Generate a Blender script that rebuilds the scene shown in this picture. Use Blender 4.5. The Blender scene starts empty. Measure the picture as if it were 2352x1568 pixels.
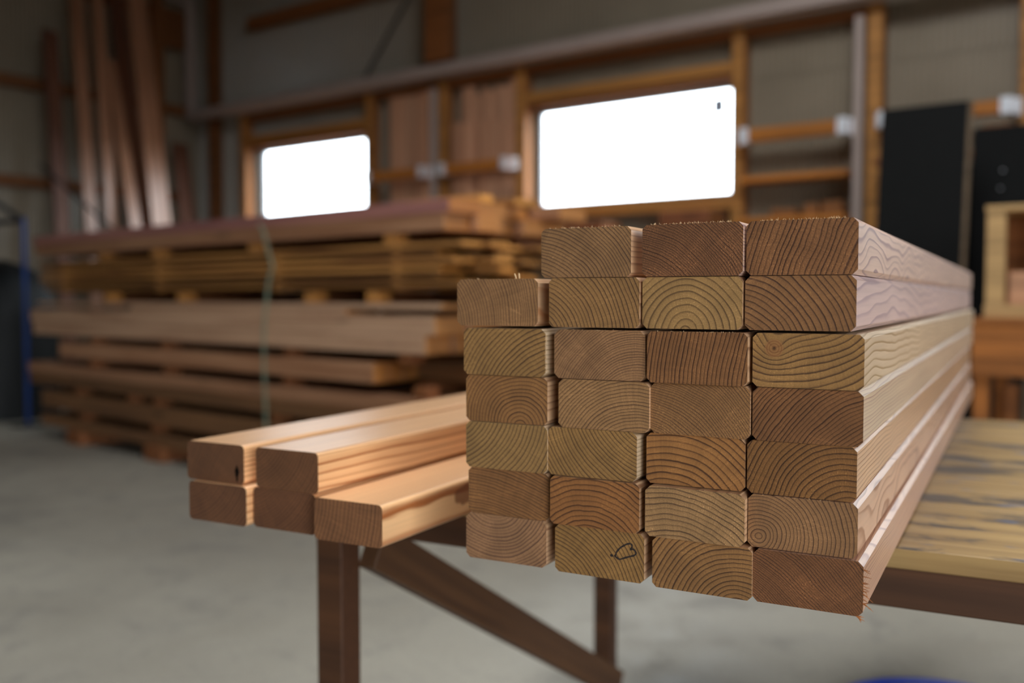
import bpy, bmesh, math, random
from mathutils import Vector, Matrix
R = math.radians
random.seed(7)
sc = bpy.context.scene
COL = sc.collection

# ------------------------------------------------------------------ camera, sky, light, exposure
cam_d = bpy.data.cameras.new('camera')
cam_d.sensor_width = 36.0
cam_d.lens = 2175.2 / 2352 * 36
cam_d.clip_start, cam_d.clip_end = 0.05, 400
cam_d.dof.use_dof = True
cam_d.dof.focus_distance = 0.815
cam_d.dof.aperture_fstop = 2.9
cam = bpy.data.objects.new('camera', cam_d); COL.objects.link(cam)
cam.location = (0, 0, 1.0)
cam.rotation_euler = (R(90 - 2.633), 0, R(36.1))
sc.camera = cam

world = bpy.data.worlds.new('overcast_sky'); sc.world = world; world.use_nodes = True
wn = world.node_tree.nodes; wn.clear()
w_out = wn.new('ShaderNodeOutputWorld'); w_bg = wn.new('ShaderNodeBackground')
w_bg.inputs['Color'].default_value = (0.90, 0.95, 1.0, 1)
w_bg.inputs['Strength'].default_value = 13.5
world.node_tree.links.new(w_bg.outputs[0], w_out.inputs[0])

# room: x -8.9 .. 4.6, y -6.5 .. 6.4
X0, X1, Y0, Y1, ZC = -8.89, 3.9, -6.5, 6.4, 5.0
DOOR_R = (-4.6, -.2, 2.7)      # opening in the right wall: y from, y to, height
WIN = [(-7.873, -6.30), (-4.409, -2.734), (.20, 1.86), (2.16, 3.72)]
WZ0, WZ1 = 1.735, 2.515
SKY = (-2.0, .3, .4, 3.6)     # rooflight: x from, x to, y from, y to

def portal(name, loc, rot, sx, sy):
    l = bpy.data.lights.new(name, 'AREA'); l.shape = 'RECTANGLE'; l.size = sx; l.size_y = sy
    l.cycles.is_portal = True
    o = bpy.data.objects.new(name, l); COL.objects.link(o); o.location = loc; o.rotation_euler = rot
portal('daylight_portal', (X1 + 0.02, (DOOR_R[0] + DOOR_R[1]) / 2, DOOR_R[2] / 2), (0, R(90), 0), DOOR_R[2], DOOR_R[1] - DOOR_R[0])
portal('daylight_portal', ((SKY[0] + SKY[1]) / 2, (SKY[2] + SKY[3]) / 2, ZC + .05), (0, 0, 0), SKY[1] - SKY[0], SKY[3] - SKY[2])
for a, b in WIN[:2] + [(WIN[2][0], WIN[3][1])]:
    portal('daylight_portal', ((a + b) / 2, Y1 + 0.10, (WZ0 + WZ1) / 2), (R(-90), 0, 0), b - a, WZ1 - WZ0)

vs = sc.view_settings
vs.view_transform = 'Standard'; vs.look = 'None'; vs.gamma = 1.0; vs.use_curve_mapping = False
vs.exposure = -0.15
sc.cycles.max_bounces = 5
sc.cycles.diffuse_bounces = 3
sc.cycles.glossy_bounces = 2

# ------------------------------------------------------------------ node helper
class NT:
    def __init__(s, name):
        s.m = bpy.data.materials.new(name); s.m.use_nodes = True
        s.t = s.m.node_tree; s.n = s.t.nodes; s.n.clear()
        s.out = s.n.new('ShaderNodeOutputMaterial')
    def put(s, sock, v):
        if hasattr(v, 'links') or isinstance(v, bpy.types.NodeSocket): s.t.links.new(v, sock)
        elif v is not None: sock.default_value = v[:3] if (sock.type == 'VECTOR' and len(v) == 4) else v
    def math(s, op, a, b=None, c=None, clamp=False):
        n = s.n.new('ShaderNodeMath'); n.operation = op; n.use_clamp = clamp
        for i, v in enumerate((a, b, c)):
            if v is not None: s.put(n.inputs[i], v)
        return n.outputs[0]
    def vmath(s, op, a, b=None):
        n = s.n.new('ShaderNodeVectorMath'); n.operation = op
        s.put(n.inputs[0], a)
        if b is not None: s.put(n.inputs[1], b)
        return n.outputs[0]
    def comb(s, x, y, z):
        n = s.n.new('ShaderNodeCombineXYZ'); s.put(n.inputs[0], x); s.put(n.inputs[1], y); s.put(n.inputs[2], z); return n.outputs[0]
    def sep(s, v):
        n = s.n.new('ShaderNodeSeparateXYZ'); s.put(n.inputs[0], v); return n.outputs
    def noise(s, vec, scale=1.0, detail=2.0, rough=0.5, dist=0.0):
        n = s.n.new('ShaderNodeTexNoise'); s.put(n.inputs['Vector'], vec)
        n.inputs['Scale'].default_value = scale; n.inputs['Detail'].default_value = detail
        n.inputs['Roughness'].default_value = rough; n.inputs['Distortion'].default_value = dist
        return n.outputs
    def smooth(s, v, a, b, lo=0.0, hi=1.0):
        n = s.n.new('ShaderNodeMapRange'); n.interpolation_type = 'SMOOTHSTEP'
        s.put(n.inputs[0], v); s.put(n.inputs[1], a); s.put(n.inputs[2], b); n.inputs[3].default_value = lo; n.inputs[4].default_value = hi
        return n.outputs[0]
    def lin(s, v, a, b, lo, hi):
        n = s.n.new('ShaderNodeMapRange'); s.put(n.inputs[0], v)
        n.inputs[1].default_value = a; n.inputs[2].default_value = b; n.inputs[3].default_value = lo; n.inputs[4].default_value = hi
        return n.outputs[0]
    def mix(s, f, a, b, blend='MIX'):
        n = s.n.new('ShaderNodeMix'); n.data_type = 'RGBA'; n.blend_type = blend
        s.put(n.inputs[0], f); s.put(n.inputs[6], a); s.put(n.inputs[7], b); return n.outputs[2]
    def scale(s, col, f):
        n = s.n.new('ShaderNodeVectorMath'); n.operation = 'SCALE'; s.put(n.inputs[0], col); s.put(n.inputs[3], f); return n.outputs[0]
    def coord(s, kind='Object'):
        return s.n.new('ShaderNodeTexCoord').outputs[kind]
    def rand(s):
        return s.n.new('ShaderNodeObjectInfo').outputs['Random']
    def bsdf(s, col, rough=0.6, metal=0.0, spec=0.5, normal=None):
        b = s.n.new('ShaderNodeBsdfPrincipled')
        s.put(b.inputs['Base Color'], col); s.put(b.inputs['Roughness'], rough); s.put(b.inputs['Metallic'], metal)
        s.put(b.inputs['Specular IOR Level'], spec)
        if normal is not None: s.put(b.inputs['Normal'], normal)
        s.t.links.new(b.outputs[0], s.out.inputs[0]); return b
    def bump(s, h, strength=0.3, dist=0.001):
        n = s.n.new('ShaderNodeBump'); s.put(n.inputs['Height'], h); n.inputs['Distance'].default_value = dist
        s.put(n.inputs['Strength'], strength); return n.outputs[0]

def c255(r, g, b, k=1.0):
    f = lambda v: ((v / 255 + 0.055) / 1.055) ** 2.4 if v > 10 else v / 255 / 12.92
    return (min(f(r) * k, .95), min(f(g) * k, .95), min(f(b) * k, .95), 1.0)

GE = 1.00   # how much brighter the wood itself is than it shows on the shaded end faces
GS = 0.95

def hero_wood(name, pith, pitch, base, late, side, side_late, vary=1.0, warp=1.0, seed=0.0, fuzz=0.5, dark=0.95,
              knot=None, coat=0.0, gloss=0.36, long_amp=0.006, long_freq=2.5, stain=None):
    """Solid (3-D) growth-ring wood: rings round a pith axis, cut by every face of the beam."""
    t = NT(name)
    co = t.coord(); x, y, z = t.sep(co)
    sv = (seed * 3.17 + 1.3, seed * 1.71 + 5.2, seed * 2.3 + 0.7)
    v1 = t.vmath('ADD', t.comb(t.math('MULTIPLY', x, 9), t.math('MULTIPLY', y, long_freq), t.math('MULTIPLY', z, 9)), sv)
    n1 = t.sep(t.vmath('SUBTRACT', t.noise(v1, 1, 1.5)[1], (0.5, 0.5, 0.5)))
    v2 = t.vmath('ADD', t.comb(t.math('MULTIPLY', x, 55), t.math('MULTIPLY', y, 7), t.math('MULTIPLY', z, 55)), sv)
    n2 = t.sep(t.vmath('SUBTRACT', t.noise(v2, 1, 2)[1], (0.5, 0.5, 0.5)))
    A, Bm = long_amp * 2.6, 0.0024 * warp
    rx = t.math('ADD', t.math('ADD', t.math('SUBTRACT', x, pith[0] / 1000), t.math('MULTIPLY', n1[0], A)), t.math('MULTIPLY', n2[0], Bm))
    rz = t.math('ADD', t.math('ADD', t.math('SUBTRACT', z, pith[1] / 1000), t.math('MULTIPLY', n1[2], A)), t.math('MULTIPLY', n2[2], Bm))
    r = t.math('SQRT', t.math('ADD', t.math('MULTIPLY', rx, rx), t.math('MULTIPLY', rz, rz)))
    kmask = None
    if knot:
        kx, kz, kr = knot[0] / 1000, knot[1] / 1000, knot[2] / 1000
        dx = t.math('SUBTRACT', x, kx); dz = t.math('SUBTRACT', z, kz)
        kd = t.math('SQRT', t.math('ADD', t.math('ADD', t.math('MULTIPLY', dx, dx), t.math('MULTIPLY', dz, dz)), t.math('MULTIPLY', t.math('MULTIPLY', y, y), 0.2)))
        kg = t.math('EXPONENT', t.math('MULTIPLY', t.math('POWER', t.math('DIVIDE', kd, kr * 1.5), 2.0), -1.0))
        r = t.math('ADD', r, t.math('MULTIPLY', kg, knot[3] / 1000))
        kmask = t.smooth(kd, kr * 0.75, kr * 1.05, 1.0, 0.0)
    rn = t.math('SUBTRACT', t.noise(t.comb(t.math('MULTIPLY', r, 75), seed + 3.1, 0.0), 1, 3)[0], 0.5)
    ph = t.math('ADD', t.math('DIVIDE', r, pitch * 1.18 / 1000), t.math('MULTIPLY', rn, vary * 5.2 / pitch))
    fr = t.math('FRACT', ph); fl = t.math('FLOOR', ph)
    ring = t.noise(t.comb(fl, seed, 0.0), 0.77, 0)[0]
    line = t.math('MULTIPLY', t.smooth(fr, 0.62, 0.90), t.smooth(fr, 0.92, 1.0, 1.0, 0.0))
    soft = t.smooth(fr, 0.05, 0.9)
    latev = t.math('MULTIPLY', t.math('ADD', t.math('MULTIPLY', line, 0.80), t.math('MULTIPLY', soft, 0.24)), t.lin(ring, 0.25, 0.75, 0.55, 1.25), clamp=True)
    # end grain
    ang = t.math('ARCTAN2', rz, rx)
    ray = t.noise(t.comb(t.math('MULTIPLY', ang, 55), t.math('MULTIPLY', r, 18), seed), 1, 2)[0]
    spk = t.noise(t.comb(x, 0.0, z), 1100, 1)[0]
    blot = t.noise(t.vmath('ADD', t.comb(t.math('MULTIPLY', x, 30), 0.0, t.math('MULTIPLY', z, 30)), sv), 1, 3)[0]
    sx, sz = random.uniform(-.12, .12), random.choice((-1, 1)) * random.uniform(.18, .30)
    sd = t.math('SQRT', t.math('ADD', t.math('POWER', t.math('SUBTRACT', x, sx), 2.0), t.math('POWER', t.math('SUBTRACT', z, sz), 2.0)))
    sawn = t.noise(t.comb(t.math('MULTIPLY', sd, 700), t.math('MULTIPLY', ang, 2.0), seed), 1, 1)[0]
    saw = t.math('MULTIPLY', t.smooth(sawn, 0.60, 0.74), t.smooth(blot, 0.42, 0.62))
    ec = t.mix(t.math('MULTIPLY', latev, dark), base, late)
    k = t.math('MULTIPLY', t.math('MULTIPLY', t.lin(ray, 0.3, 0.7, 0.90, 1.08), t.lin(spk, 0.25, 0.75, 1 - .32 * fuzz, 1 + .26 * fuzz)), t.lin(blot, 0.3, 0.7, 0.84, 1.12))
    chip = t.smooth(t.noise(t.comb(x, 0.0, z), 620, 1)[0], .60, .70)
    chip = t.math('MULTIPLY', chip, t.smooth(blot, .45, .6))
    ec = t.scale(ec, k)
    ec = t.scale(ec, t.math('ADD', 1.0, t.math('MULTIPLY', chip, .75 * fuzz)))
    ec = t.mix(t.math('MULTIPLY', saw, 0.22), ec, tuple(min(c * 1.9, .9) for c in base[:3]) + (1,))
    # long faces
    st = t.noise(t.comb(t.math('MULTIPLY', x, 260), t.math('MULTIPLY', y, 5), t.math('MULTIPLY', z, 260)), 1, 2)[0]
    bl2 = t.noise(t.vmath('ADD', t.comb(t.math('MULTIPLY', x, 14), t.math('MULTIPLY', y, 3), t.math('MULTIPLY', z, 14)), sv), 1, 2)[0]
    sc_ = t.mix(t.math('MULTIPLY', latev, 0.95), side, side_late)
    sc_ = t.scale(sc_, t.math('MULTIPLY', t.lin(st, 0.3, 0.7, 0.94, 1.05), t.lin(bl2, 0.3, 0.7, 0.90, 1.08)))
    if kmask is not None:
        kc = t.mix(t.smooth(t.math('FRACT', t.math('DIVIDE', kd, 0.0022)), .3, .9), c255(156, 108, 64, GE), c255(134, 86, 46, GE))
        kc = t.mix(t.smooth(kd, 0.0009, 0.0018, 1.0, 0.0), kc, c255(60, 30, 15))
        ec = t.mix(t.math('MULTIPLY', kmask, .8), ec, kc)
    if stain:
        sxx, syy, sw, sl, scol = stain
        q = t.math('ADD', t.math('POWER', t.math('DIVIDE', t.math('SUBTRACT', z, sxx), sw), 2.0), t.math('POWER', t.math('DIVIDE', t.math('SUBTRACT', y, syy), sl), 2.0))
        q = t.math('ADD', q, t.math('MULTIPLY', t.math('SUBTRACT', t.noise(co, 60, 3)[0], .5), 2.2))
        sc_ = t.mix(t.math('MULTIPLY', t.smooth(q, .6, 1.0, 1.0, 0.0), .75), sc_, scol)
    nx, ny, nz = t.sep(t.coord('Normal'))
    em = t.smooth(t.math('ABSOLUTE', ny), 0.6, 0.75)
    col = t.mix(em, sc_, ec)
    rough = t.math('ADD', gloss, t.math('MULTIPLY', em, 0.88 - gloss))
    h = t.math('ADD', t.math('MULTIPLY', em, t.math('ADD', t.math('MULTIPLY', spk, fuzz), t.math('MULTIPLY', latev, -0.5))), t.math('MULTIPLY', st, 0.12))
    b = t.bsdf(col, rough, 0, 0.45, t.bump(h, 0.65, 0.0008))
    if coat:
        t.put(b.inputs['Coat Weight'], t.math('MULTIPLY', t.math('SUBTRACT', 1.0, em), coat)); b.inputs['Coat Roughness'].default_value = .34
    return t.m

def lumber_mat(name, side, end, var=0.25, gloss=0.5, hue=None, scale=1.0):
    """Rough-sawn stock for the background: streaks along local x, tone changes from board to board."""
    t = NT(name); co = t.coord(); x, y, z = t.sep(co); rd = t.rand()
    off = t.math('MULTIPLY', rd, 37.0)
    v = t.comb(t.math('MULTIPLY', x, 0.9 * scale), t.math('ADD', t.math('MULTIPLY', y, 26 * scale), off), t.math('ADD', t.math('MULTIPLY', z, 26 * scale), off))
    n = t.noise(v, 1, 4, .6, .4)[0]
    kn = t.noise(t.comb(t.math('MULTIPLY', x, 3.0), t.math('ADD', t.math('MULTIPLY', y, 14), off), t.math('MULTIPLY', z, 14)), 1, 1)[0]
    c2 = hue or tuple(v_ * .55 for v_ in side[:3]) + (1,)
    c = t.mix(t.smooth(n, .35, .72), side, c2)
    c = t.mix(t.math('MULTIPLY', t.smooth(kn, .70, .78), .7), c, tuple(v_ * .3 for v_ in side[:3]) + (1,))
    c = t.scale(c, t.lin(rd, 0, 1, 1 - var, 1 + var))
    nx, ny, nz = t.sep(t.coord('Normal'))
    em = t.smooth(t.math('ABSOLUTE', nx), .6, .75)
    ec = t.scale(t.mix(t.noise(t.comb(0.0, y, z), 90, 3)[0], end, tuple(v_ * .6 for v_ in end[:3]) + (1,)), t.lin(rd, 0, 1, 1 - var, 1 + var))
    t.bsdf(t.mix(em, c, ec), t.lin(n, 0, 1, gloss - .1, gloss + .2), 0, .4, t.bump(n, .25, .002))
    return t.m

def plain_mat(name, col, rough=.6, metal=0., spec=.5, var=.12, nscale=30):
    t = NT(name); n = t.noise(t.coord(), nscale, 3)[0]
    t.bsdf(t.scale(col, t.lin(n, .25, .75, 1 - var, 1 + var)), t.lin(n, 0, 1, max(rough - .08, .02), min(rough + .08, 1)), metal, spec)
    return t.m

# ------------------------------------------------------------------ mesh helpers
def obj(name, bm, mat, parent=None, loc=(0, 0, 0), rotz=0.0, smooth=False):
    me = bpy.data.meshes.new(name); bmesh.ops.recalc_face_normals(bm, faces=bm.faces[:]); bm.to_mesh(me); bm.free()
    if smooth:
        for p in me.polygons: p.use_smooth = True
    me.materials.append(mat)
    o = bpy.data.objects.new(name, me); COL.objects.link(o)
    o.location = loc; o.rotation_euler = (0, 0, rotz)
    if parent is not None: o.parent = parent
    return o

def tag(o, label=None, cat=None, group=None, kind=None):
    if label: o['label'] = label
    if cat: o['category'] = cat
    if group: o['group'] = group
    if kind: o['kind'] = kind
    return o

def thing(name, label, cat, loc=(0, 0, 0), rotz=0.0, group=None):
    o = bpy.data.objects.new(name, None); COL.objects.link(o); o.empty_display_size = .1
    o.location = loc; o.rotation_euler = (0, 0, rotz)
    return tag(o, label, cat, group)

def struct(o): o['kind'] = 'structure'; return o

def box(bm, a, b, bevel=0.0):
    x0, y0, z0 = a; x1, y1, z1 = b
    vs_ = [bm.verts.new(p) for p in ((x0,y0,z0),(x1,y0,z0),(x1,y1,z0),(x0,y1,z0),(x0,y0,z1),(x1,y0,z1),(x1,y1,z1),(x0,y1,z1))]
    fs = [bm.faces.new([vs_[i] for i in f]) for f in ((0,3,2,1),(4,5,6,7),(0,1,5,4),(1,2,6,5),(2,3,7,6),(3,0,4,7))]
    if bevel:
        es = list({e for f in fs for e in f.edges})
        bmesh.ops.bevel(bm, geom=es, offset=bevel, segments=1, affect='EDGES', profile=.5)
    return bm

def nb(a, b, bevel=0.0): return box(bmesh.new(), a, b, bevel)

def extrude_section(bm, pts, y0, y1, axis='y', jitter=0.0):
    """pts: closed (u, v) outline; extruded along the axis."""
    def P(u, v, w): return {'y': (u, w, v), 'x': (w, u, v)}[axis]
    a = [bm.verts.new(P(u, v, y0)) for u, v in pts]; b = [bm.verts.new(P(u, v, y1)) for u, v in pts]
    n = len(pts)
    for i in range(n): bm.faces.new((a[i], a[(i + 1) % n], b[(i + 1) % n], b[i]))
    bm.faces.new(a); bm.faces.new(b[::-1])
    return bm

def tube(bm, path, r, seg=8, cap=True):
    path = [Vector(p) for p in path]; rings = []
    for i, p in enumerate(path):
        d = (path[min(i + 1, len(path) - 1)] - path[max(i - 1, 0)]).normalized()
        up = Vector((0, 0, 1)) if abs(d.z) < .9 else Vector((1, 0, 0))
        u = d.cross(up).normalized(); v = u.cross(d)
        rr = r[i] if isinstance(r, (list, tuple)) else r
        rings.append([bm.verts.new(p + (u * math.cos(2 * math.pi * k / seg) + v * math.sin(2 * math.pi * k / seg)) * rr) for k in range(seg)])
    for a, b in zip(rings, rings[1:]):
        for k in range(seg): bm.faces.new((a[k], a[(k + 1) % seg], b[(k + 1) % seg], b[k]))
    if cap: bm.faces.new(rings[0][::-1]); bm.faces.new(rings[-1])
    return bm

# ------------------------------------------------------------------ shared materials
M = {}
M['sheet'] = plain_mat('ribbed_sheet_metal', c255(144, 131, 112), .34, .0, .5, .08, 3)
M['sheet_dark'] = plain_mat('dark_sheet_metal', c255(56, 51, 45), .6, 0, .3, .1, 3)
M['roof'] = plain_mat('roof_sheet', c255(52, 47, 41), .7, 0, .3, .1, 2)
M['post'] = lumber_mat('post_wood', c255(196, 136, 70), c255(170, 110, 60), .08, .55)
M['post_dark'] = lumber_mat('beam_wood', c255(150, 92, 48), c255(130, 80, 40), .1, .6)
M['galv'] = plain_mat('galvanised_steel', (.62, .64, .68, 1), .4, .35, .6, .1, 40)
M['hanger'] = plain_mat('joist_hanger_steel', (.90, .92, .96, 1), .3, .1, .7, .06, 40)
M['rail'] = plain_mat('painted_duct', c255(178, 160, 150), .5, 0, .5, .06, 4)
M['black'] = plain_mat('black_board', (.007, .007, .0065, 1), .7, 0, .12, .2, 12)
M['blackrod'] = plain_mat('black_steel', (.02, .022, .025, 1), .4, .3, .5, .2, 20)
M['blue'] = plain_mat('blue_paint', (.014, .05, .20, 1), .4, 0, .5, .1, 30)
M['hose'] = plain_mat('blue_hose_rubber', (.012, .04, .34, 1), .35, 0, .5, .1, 60)
M['strap'] = plain_mat('green_strapping', c255(165, 178, 152), .45, 0, .5, .1, 60)
M['sticker_grey'] = plain_mat('grey_sticker', (.35, .40, .50, 1), .6)

def concrete():
    t = NT('concrete_floor'); co = t.coord()
    a = t.noise(co, .7, 4, .6)[0]; b = t.noise(co, 4.5, 5, .65, .6)[0]; c = t.noise(co, 60, 2)[0]
    col = t.mix(t.smooth(a, .3, .7), c255(160, 153, 138), c255(138, 131, 118))
    col = t.mix(t.math('MULTIPLY', t.smooth(b, .5, .75), .55), col, c255(106, 102, 97))
    col = t.scale(col, t.lin(c, .3, .7, .93, 1.06))
    t.bsdf(col, t.lin(b, .3, .7, .45, .7), 0, .4, t.bump(c, .2, .002)); return t.m
M['floor'] = concrete()

def pane_mat():
    t = NT('window_pane'); tr = t.n.new('ShaderNodeBsdfTransparent'); gl = t.n.new('ShaderNodeBsdfGlossy'); gl.inputs['Roughness'].default_value = .02
    tr.inputs[0].default_value = (.93, .96, .97, 1)
    mx = t.n.new('ShaderNodeMixShader'); mx.inputs[0].default_value = .04
    t.t.links.new(tr.outputs[0], mx.inputs[1]); t.t.links.new(gl.outputs[0], mx.inputs[2])
    t.t.links.new(mx.outputs[0], t.out.inputs[0]); return t.m
M['pane'] = pane_mat()

# ------------------------------------------------------------------ the building
struct(obj('floor', nb((X0 - .3, Y0 - .3, -.12), (X1 + .3, Y1 + .3, 0)), M['floor']))
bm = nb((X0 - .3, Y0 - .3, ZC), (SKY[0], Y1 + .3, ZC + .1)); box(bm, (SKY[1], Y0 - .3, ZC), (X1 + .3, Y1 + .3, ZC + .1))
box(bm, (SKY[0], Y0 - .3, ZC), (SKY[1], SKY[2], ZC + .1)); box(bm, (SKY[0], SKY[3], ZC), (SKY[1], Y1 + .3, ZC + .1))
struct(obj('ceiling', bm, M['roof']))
g = obj('ground_outside', nb((-90, -90, -.5), (90, 90, -.13)), plain_mat('gravel', c255(98, 96, 92), .9, 0, .2, .2, 2)); struct(g)

def ribbed(bm, u0, u1, z0, z1, plane, at, sign, pitch=.042, depth=.011):
    """Vertical ribs as real geometry on a wall plane ('y' wall runs along x, 'x' wall runs along y)."""
    us = []; u = u0
    i = 0
    while u < u1 - 1e-4:
        for f, d in ((0, 0), (.18, 1), (.5, 1), (.68, 0)):
            if u + f * pitch < u1: us.append((u + f * pitch, d))
        u += pitch
    us.append((u1, 0))
    P = (lambda uu, dd, zz: (uu, at - sign * depth * dd, zz)) if plane == 'y' else (lambda uu, dd, zz: (at - sign * depth * dd, uu, zz))
    lo = [bm.verts.new(P(uu, dd, z0)) for uu, dd in us]; hi = [bm.verts.new(P(uu, dd, z1)) for uu, dd in us]
    for k in range(len(us) - 1): bm.faces.new((lo[k], lo[k + 1], hi[k + 1], hi[k]))
    # flat outer skin
    q = (lambda uu, zz: (uu, at + sign * .04, zz)) if plane == 'y' else (lambda uu, zz: (at + sign * .04, uu, zz))
    bm.faces.new([bm.verts.new(q(a, b)) for a, b in ((u0, z0), (u1, z0), (u1, z1), (u0, z1))])

bm = bmesh.new()
ribbed(bm, X0, X1, 0, WZ0, 'y', Y1, 1); ribbed(bm, X0, X1, WZ1, ZC, 'y', Y1, 1)
xs = [X0] + [v for w in WIN for v in w] + [X1]
for a, b in zip(xs[0::2], xs[1::2]): ribbed(bm, a, b, WZ0, WZ1, 'y', Y1, 1)
struct(obj('wall_back', bm, M['sheet']))
bm = bmesh.new(); ribbed(bm, Y0, Y1, 0, ZC, 'x', X0, -1); struct(obj('wall_left', bm, M['sheet']))
bm = bmesh.new()
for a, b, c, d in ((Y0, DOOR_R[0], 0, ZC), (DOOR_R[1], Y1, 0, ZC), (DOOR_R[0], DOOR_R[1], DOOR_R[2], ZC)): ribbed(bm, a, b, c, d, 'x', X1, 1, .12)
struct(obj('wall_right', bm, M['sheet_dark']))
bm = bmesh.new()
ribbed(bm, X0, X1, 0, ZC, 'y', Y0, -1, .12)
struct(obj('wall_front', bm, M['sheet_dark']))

# windows: timber lining, metal frame, pane, small sticker
for i, (a, b) in enumerate(WIN):
    w = thing('window_%d' % (i + 1), None, None); struct(w)
    bm = bmesh.new(); f = .022
    yo, yi = Y1 + .035, Y1 + .075
    box(bm, (a, yo, WZ0), (a + f, yi, WZ1)); box(bm, (b - f, yo, WZ0), (b, yi, WZ1))
    box(bm, (a + f, yo, WZ0), (b - f, yi, WZ0 + f)); box(bm, (a + f, yo, WZ1 - f), (b - f, yi, WZ1))
    obj('window_frame', bm, plain_mat('window_frame_metal', c255(150, 150, 155), .4, .3), w)
    obj('pane', nb((a + f, Y1 + .052, WZ0 + f), (b - f, Y1 + .056, WZ1 - f)), M['pane'], w)
    sxp = b - .125 if i else b - .06
    if i > 1: continue
    obj('sticker', nb((sxp - .05, Y1 + .0495, 2.325), (sxp + .05, Y1 + .0515, 2.44)), M['sticker_grey'], w)

# posts of the back wall and the beams nailed between them
PX = [-8.035, -6.252, -5.363, -4.545, -2.693, -1.775, -.905, .03, 1.97, 3.78]
PW = .095
n_t = 0
def trim(bm, mat, name=None):
    global n_t; n_t += 1
    return struct(obj('trim_%d' % n_t, bm, mat))
for x in PX:
    trim(nb((x, 6.28, 0), (x + PW, 6.388, 2.872), .004), M['post'])
trim(nb((-8.56, 6.285, 0), (-8.45, 6.388, ZC - .005), .004), M['post_dark'])                # corner post
trim(nb((-5.43, 6.17, 3.0), (-5.15, 6.275, ZC - .005), .006), M['post_dark'])           # heavier post above the duct
for a, b in ((PX[0], PX[1]), (PX[3], PX[4]), (PX[7], PX[8]), (PX[8], PX[9])):                                            # window head and sill
    trim(nb((a + PW + .002, 6.285, WZ1 + .05), (b - .002, 6.388, WZ1 + .13), .003), M['post'])
    trim(nb((a + PW + .002, 6.285, WZ0 - .105), (b - .002, 6.388, WZ0 - .03), .003), M['post'])
    trim(nb((a + PW + .002, 6.30, WZ1 + .004), (b - .002, 6.43, WZ1 + .045), .002), M['post_dark'])
    trim(nb((a + PW + .002, 6.30, WZ0 - .027), (b - .002, 6.43, WZ0 - .003), .002), M['post'])
for a, b in zip(PX[:5], PX[1:6]):                                                        # nogging under the duct and high up
    trim(nb((a + PW + .002, 6.30, 2.80), (b - .002, 6.386, 2.875), .003), M['post_dark'])
    trim(nb((a + PW + .002, 6.30, 3.72), (b - .002, 6.386, 3.84), .003), M['post_dark'])
trim(nb((X0 + .112, 5.86, 3.60), (X0 + .15, 6.15, 4.0), .004), M['post_dark'])
for z in (2.02, 2.93, 3.9):                                                              # rails of the left wall
    trim(nb((X0 + .012, Y0 + .1, z), (X0 + .11, 6.2, z + .10), .004), M['post_dark'])
for y in (5.75, 3.4, .8):
    trim(nb((X0 + .112, y, 0), (X0 + .21, y + .10, ZC - .005), .004), M['post_dark'])
for y in (-3.6, -1.0, 1.6, 4.2):                                                         # roof beams
    trim(nb((X0 + .1, y, ZC - .32), (X1 - .1, y + .12, ZC - .01), .006), M['post_dark'])
# duct along the back wall with its riser in the corner
bm = nb((-8.72, 6.15, 2.875), (X1 - .1, 6.275, 2.972), .008)
box(bm, (-8.80, 6.16, 2.875), (-8.722, 6.26, 4.1), .008); box(bm, (-8.80, 3.0, 4.102), (-8.722, 6.26, 4.18), .008)
tag(obj('cable_duct', bm, M['rail']), 'long pale metal duct running along the wall above the windows', 'duct')
for x in (-1.845, -5.43):
    tag(obj('steel_angle', nb((x, 6.24, .02), (x + .055, 6.279, 2.795), .003), M['rail']),
        'thin pale steel strip beside the post right of the wall shelves' if x > -3 else 'thin pale steel strip beside the post between the upright boards', 'steel strip')
bm = tube(bmesh.new(), [(-5.45, 6.262, 3.9), (-6.24, 6.262, 2.985)], .011)
tag(obj('brace_rod', bm, M['blackrod']), 'thin dark diagonal rod on the wall above the small window', 'rod')

bm = tube(bmesh.new(), [(-8.46, 4.42, 2.20), (-4.50, 4.42, .0125)], .0125)
tag(obj('leaning_pole', bm, M['blackrod']), 'thin dark pole slanting across the tall planks behind the big stack', 'pole')

# shelf rails held in white hangers
def shelf_rail(x0, x1, z0, z1, y0, y1, label, hang=True):
    w = thing('shelf_rail', label, 'rail', (x0, y0, z0))
    obj('rail', nb((0, 0, 0), (x1 - x0, y1 - y0, z1 - z0), .003), M['rail_wood'], w)
    if hang:
        for q in ((-.012), (x1 - x0 - .055)):
            bm = bmesh.new()
            box(bm, (q, -.006, -.006), (q + .067, -.001, z1 - z0 + .012)); box(bm, (q, -.001, -.006), (q + .067, y1 - y0, -.001))
            e_ = -.035 if q < 0 else .02
            box(bm, (q + e_, y1 - y0 + .001, -.006), (q + e_ + .08, 6.2795 - y0, z1 - z0 + .012))
            obj('hanger', bm, M['hanger'], w)
M['rail_wood'] = lumber_mat('rail_wood', c255(205, 128, 52), c255(180, 110, 50), .1, .6)
shelf_rail(-6.13, -5.45, 2.045, 2.125, 6.17, 6.225, 'orange wooden rail with pale hangers right of the small window')
shelf_rail(-5.255, -4.56, 2.045, 2.125, 6.17, 6.225, 'orange wooden rail with white hangers left of the large window')
shelf_rail(-2.575, -1.87, 2.055, 2.14, 6.17, 6.24, 'upper orange rail with white hangers right of the large window')
shelf_rail(-1.655, -.93, 2.075, 2.155, 6.17, 6.24, 'orange rail with a white hanger above the black board')
tag(obj('wall_shelf', nb((-2.585, 6.17, 1.785), (-1.86, 6.375, 1.822), .003), M['rail_wood']), 'thin middle shelf board right of the large window', 'shelf')
tag(obj('wall_shelf', nb((-2.585, 6.15, 1.50), (-1.86, 6.375, 1.54), .003), M['rail_wood']), 'lower wall shelf holding offcuts right of the large window', 'shelf')
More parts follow.
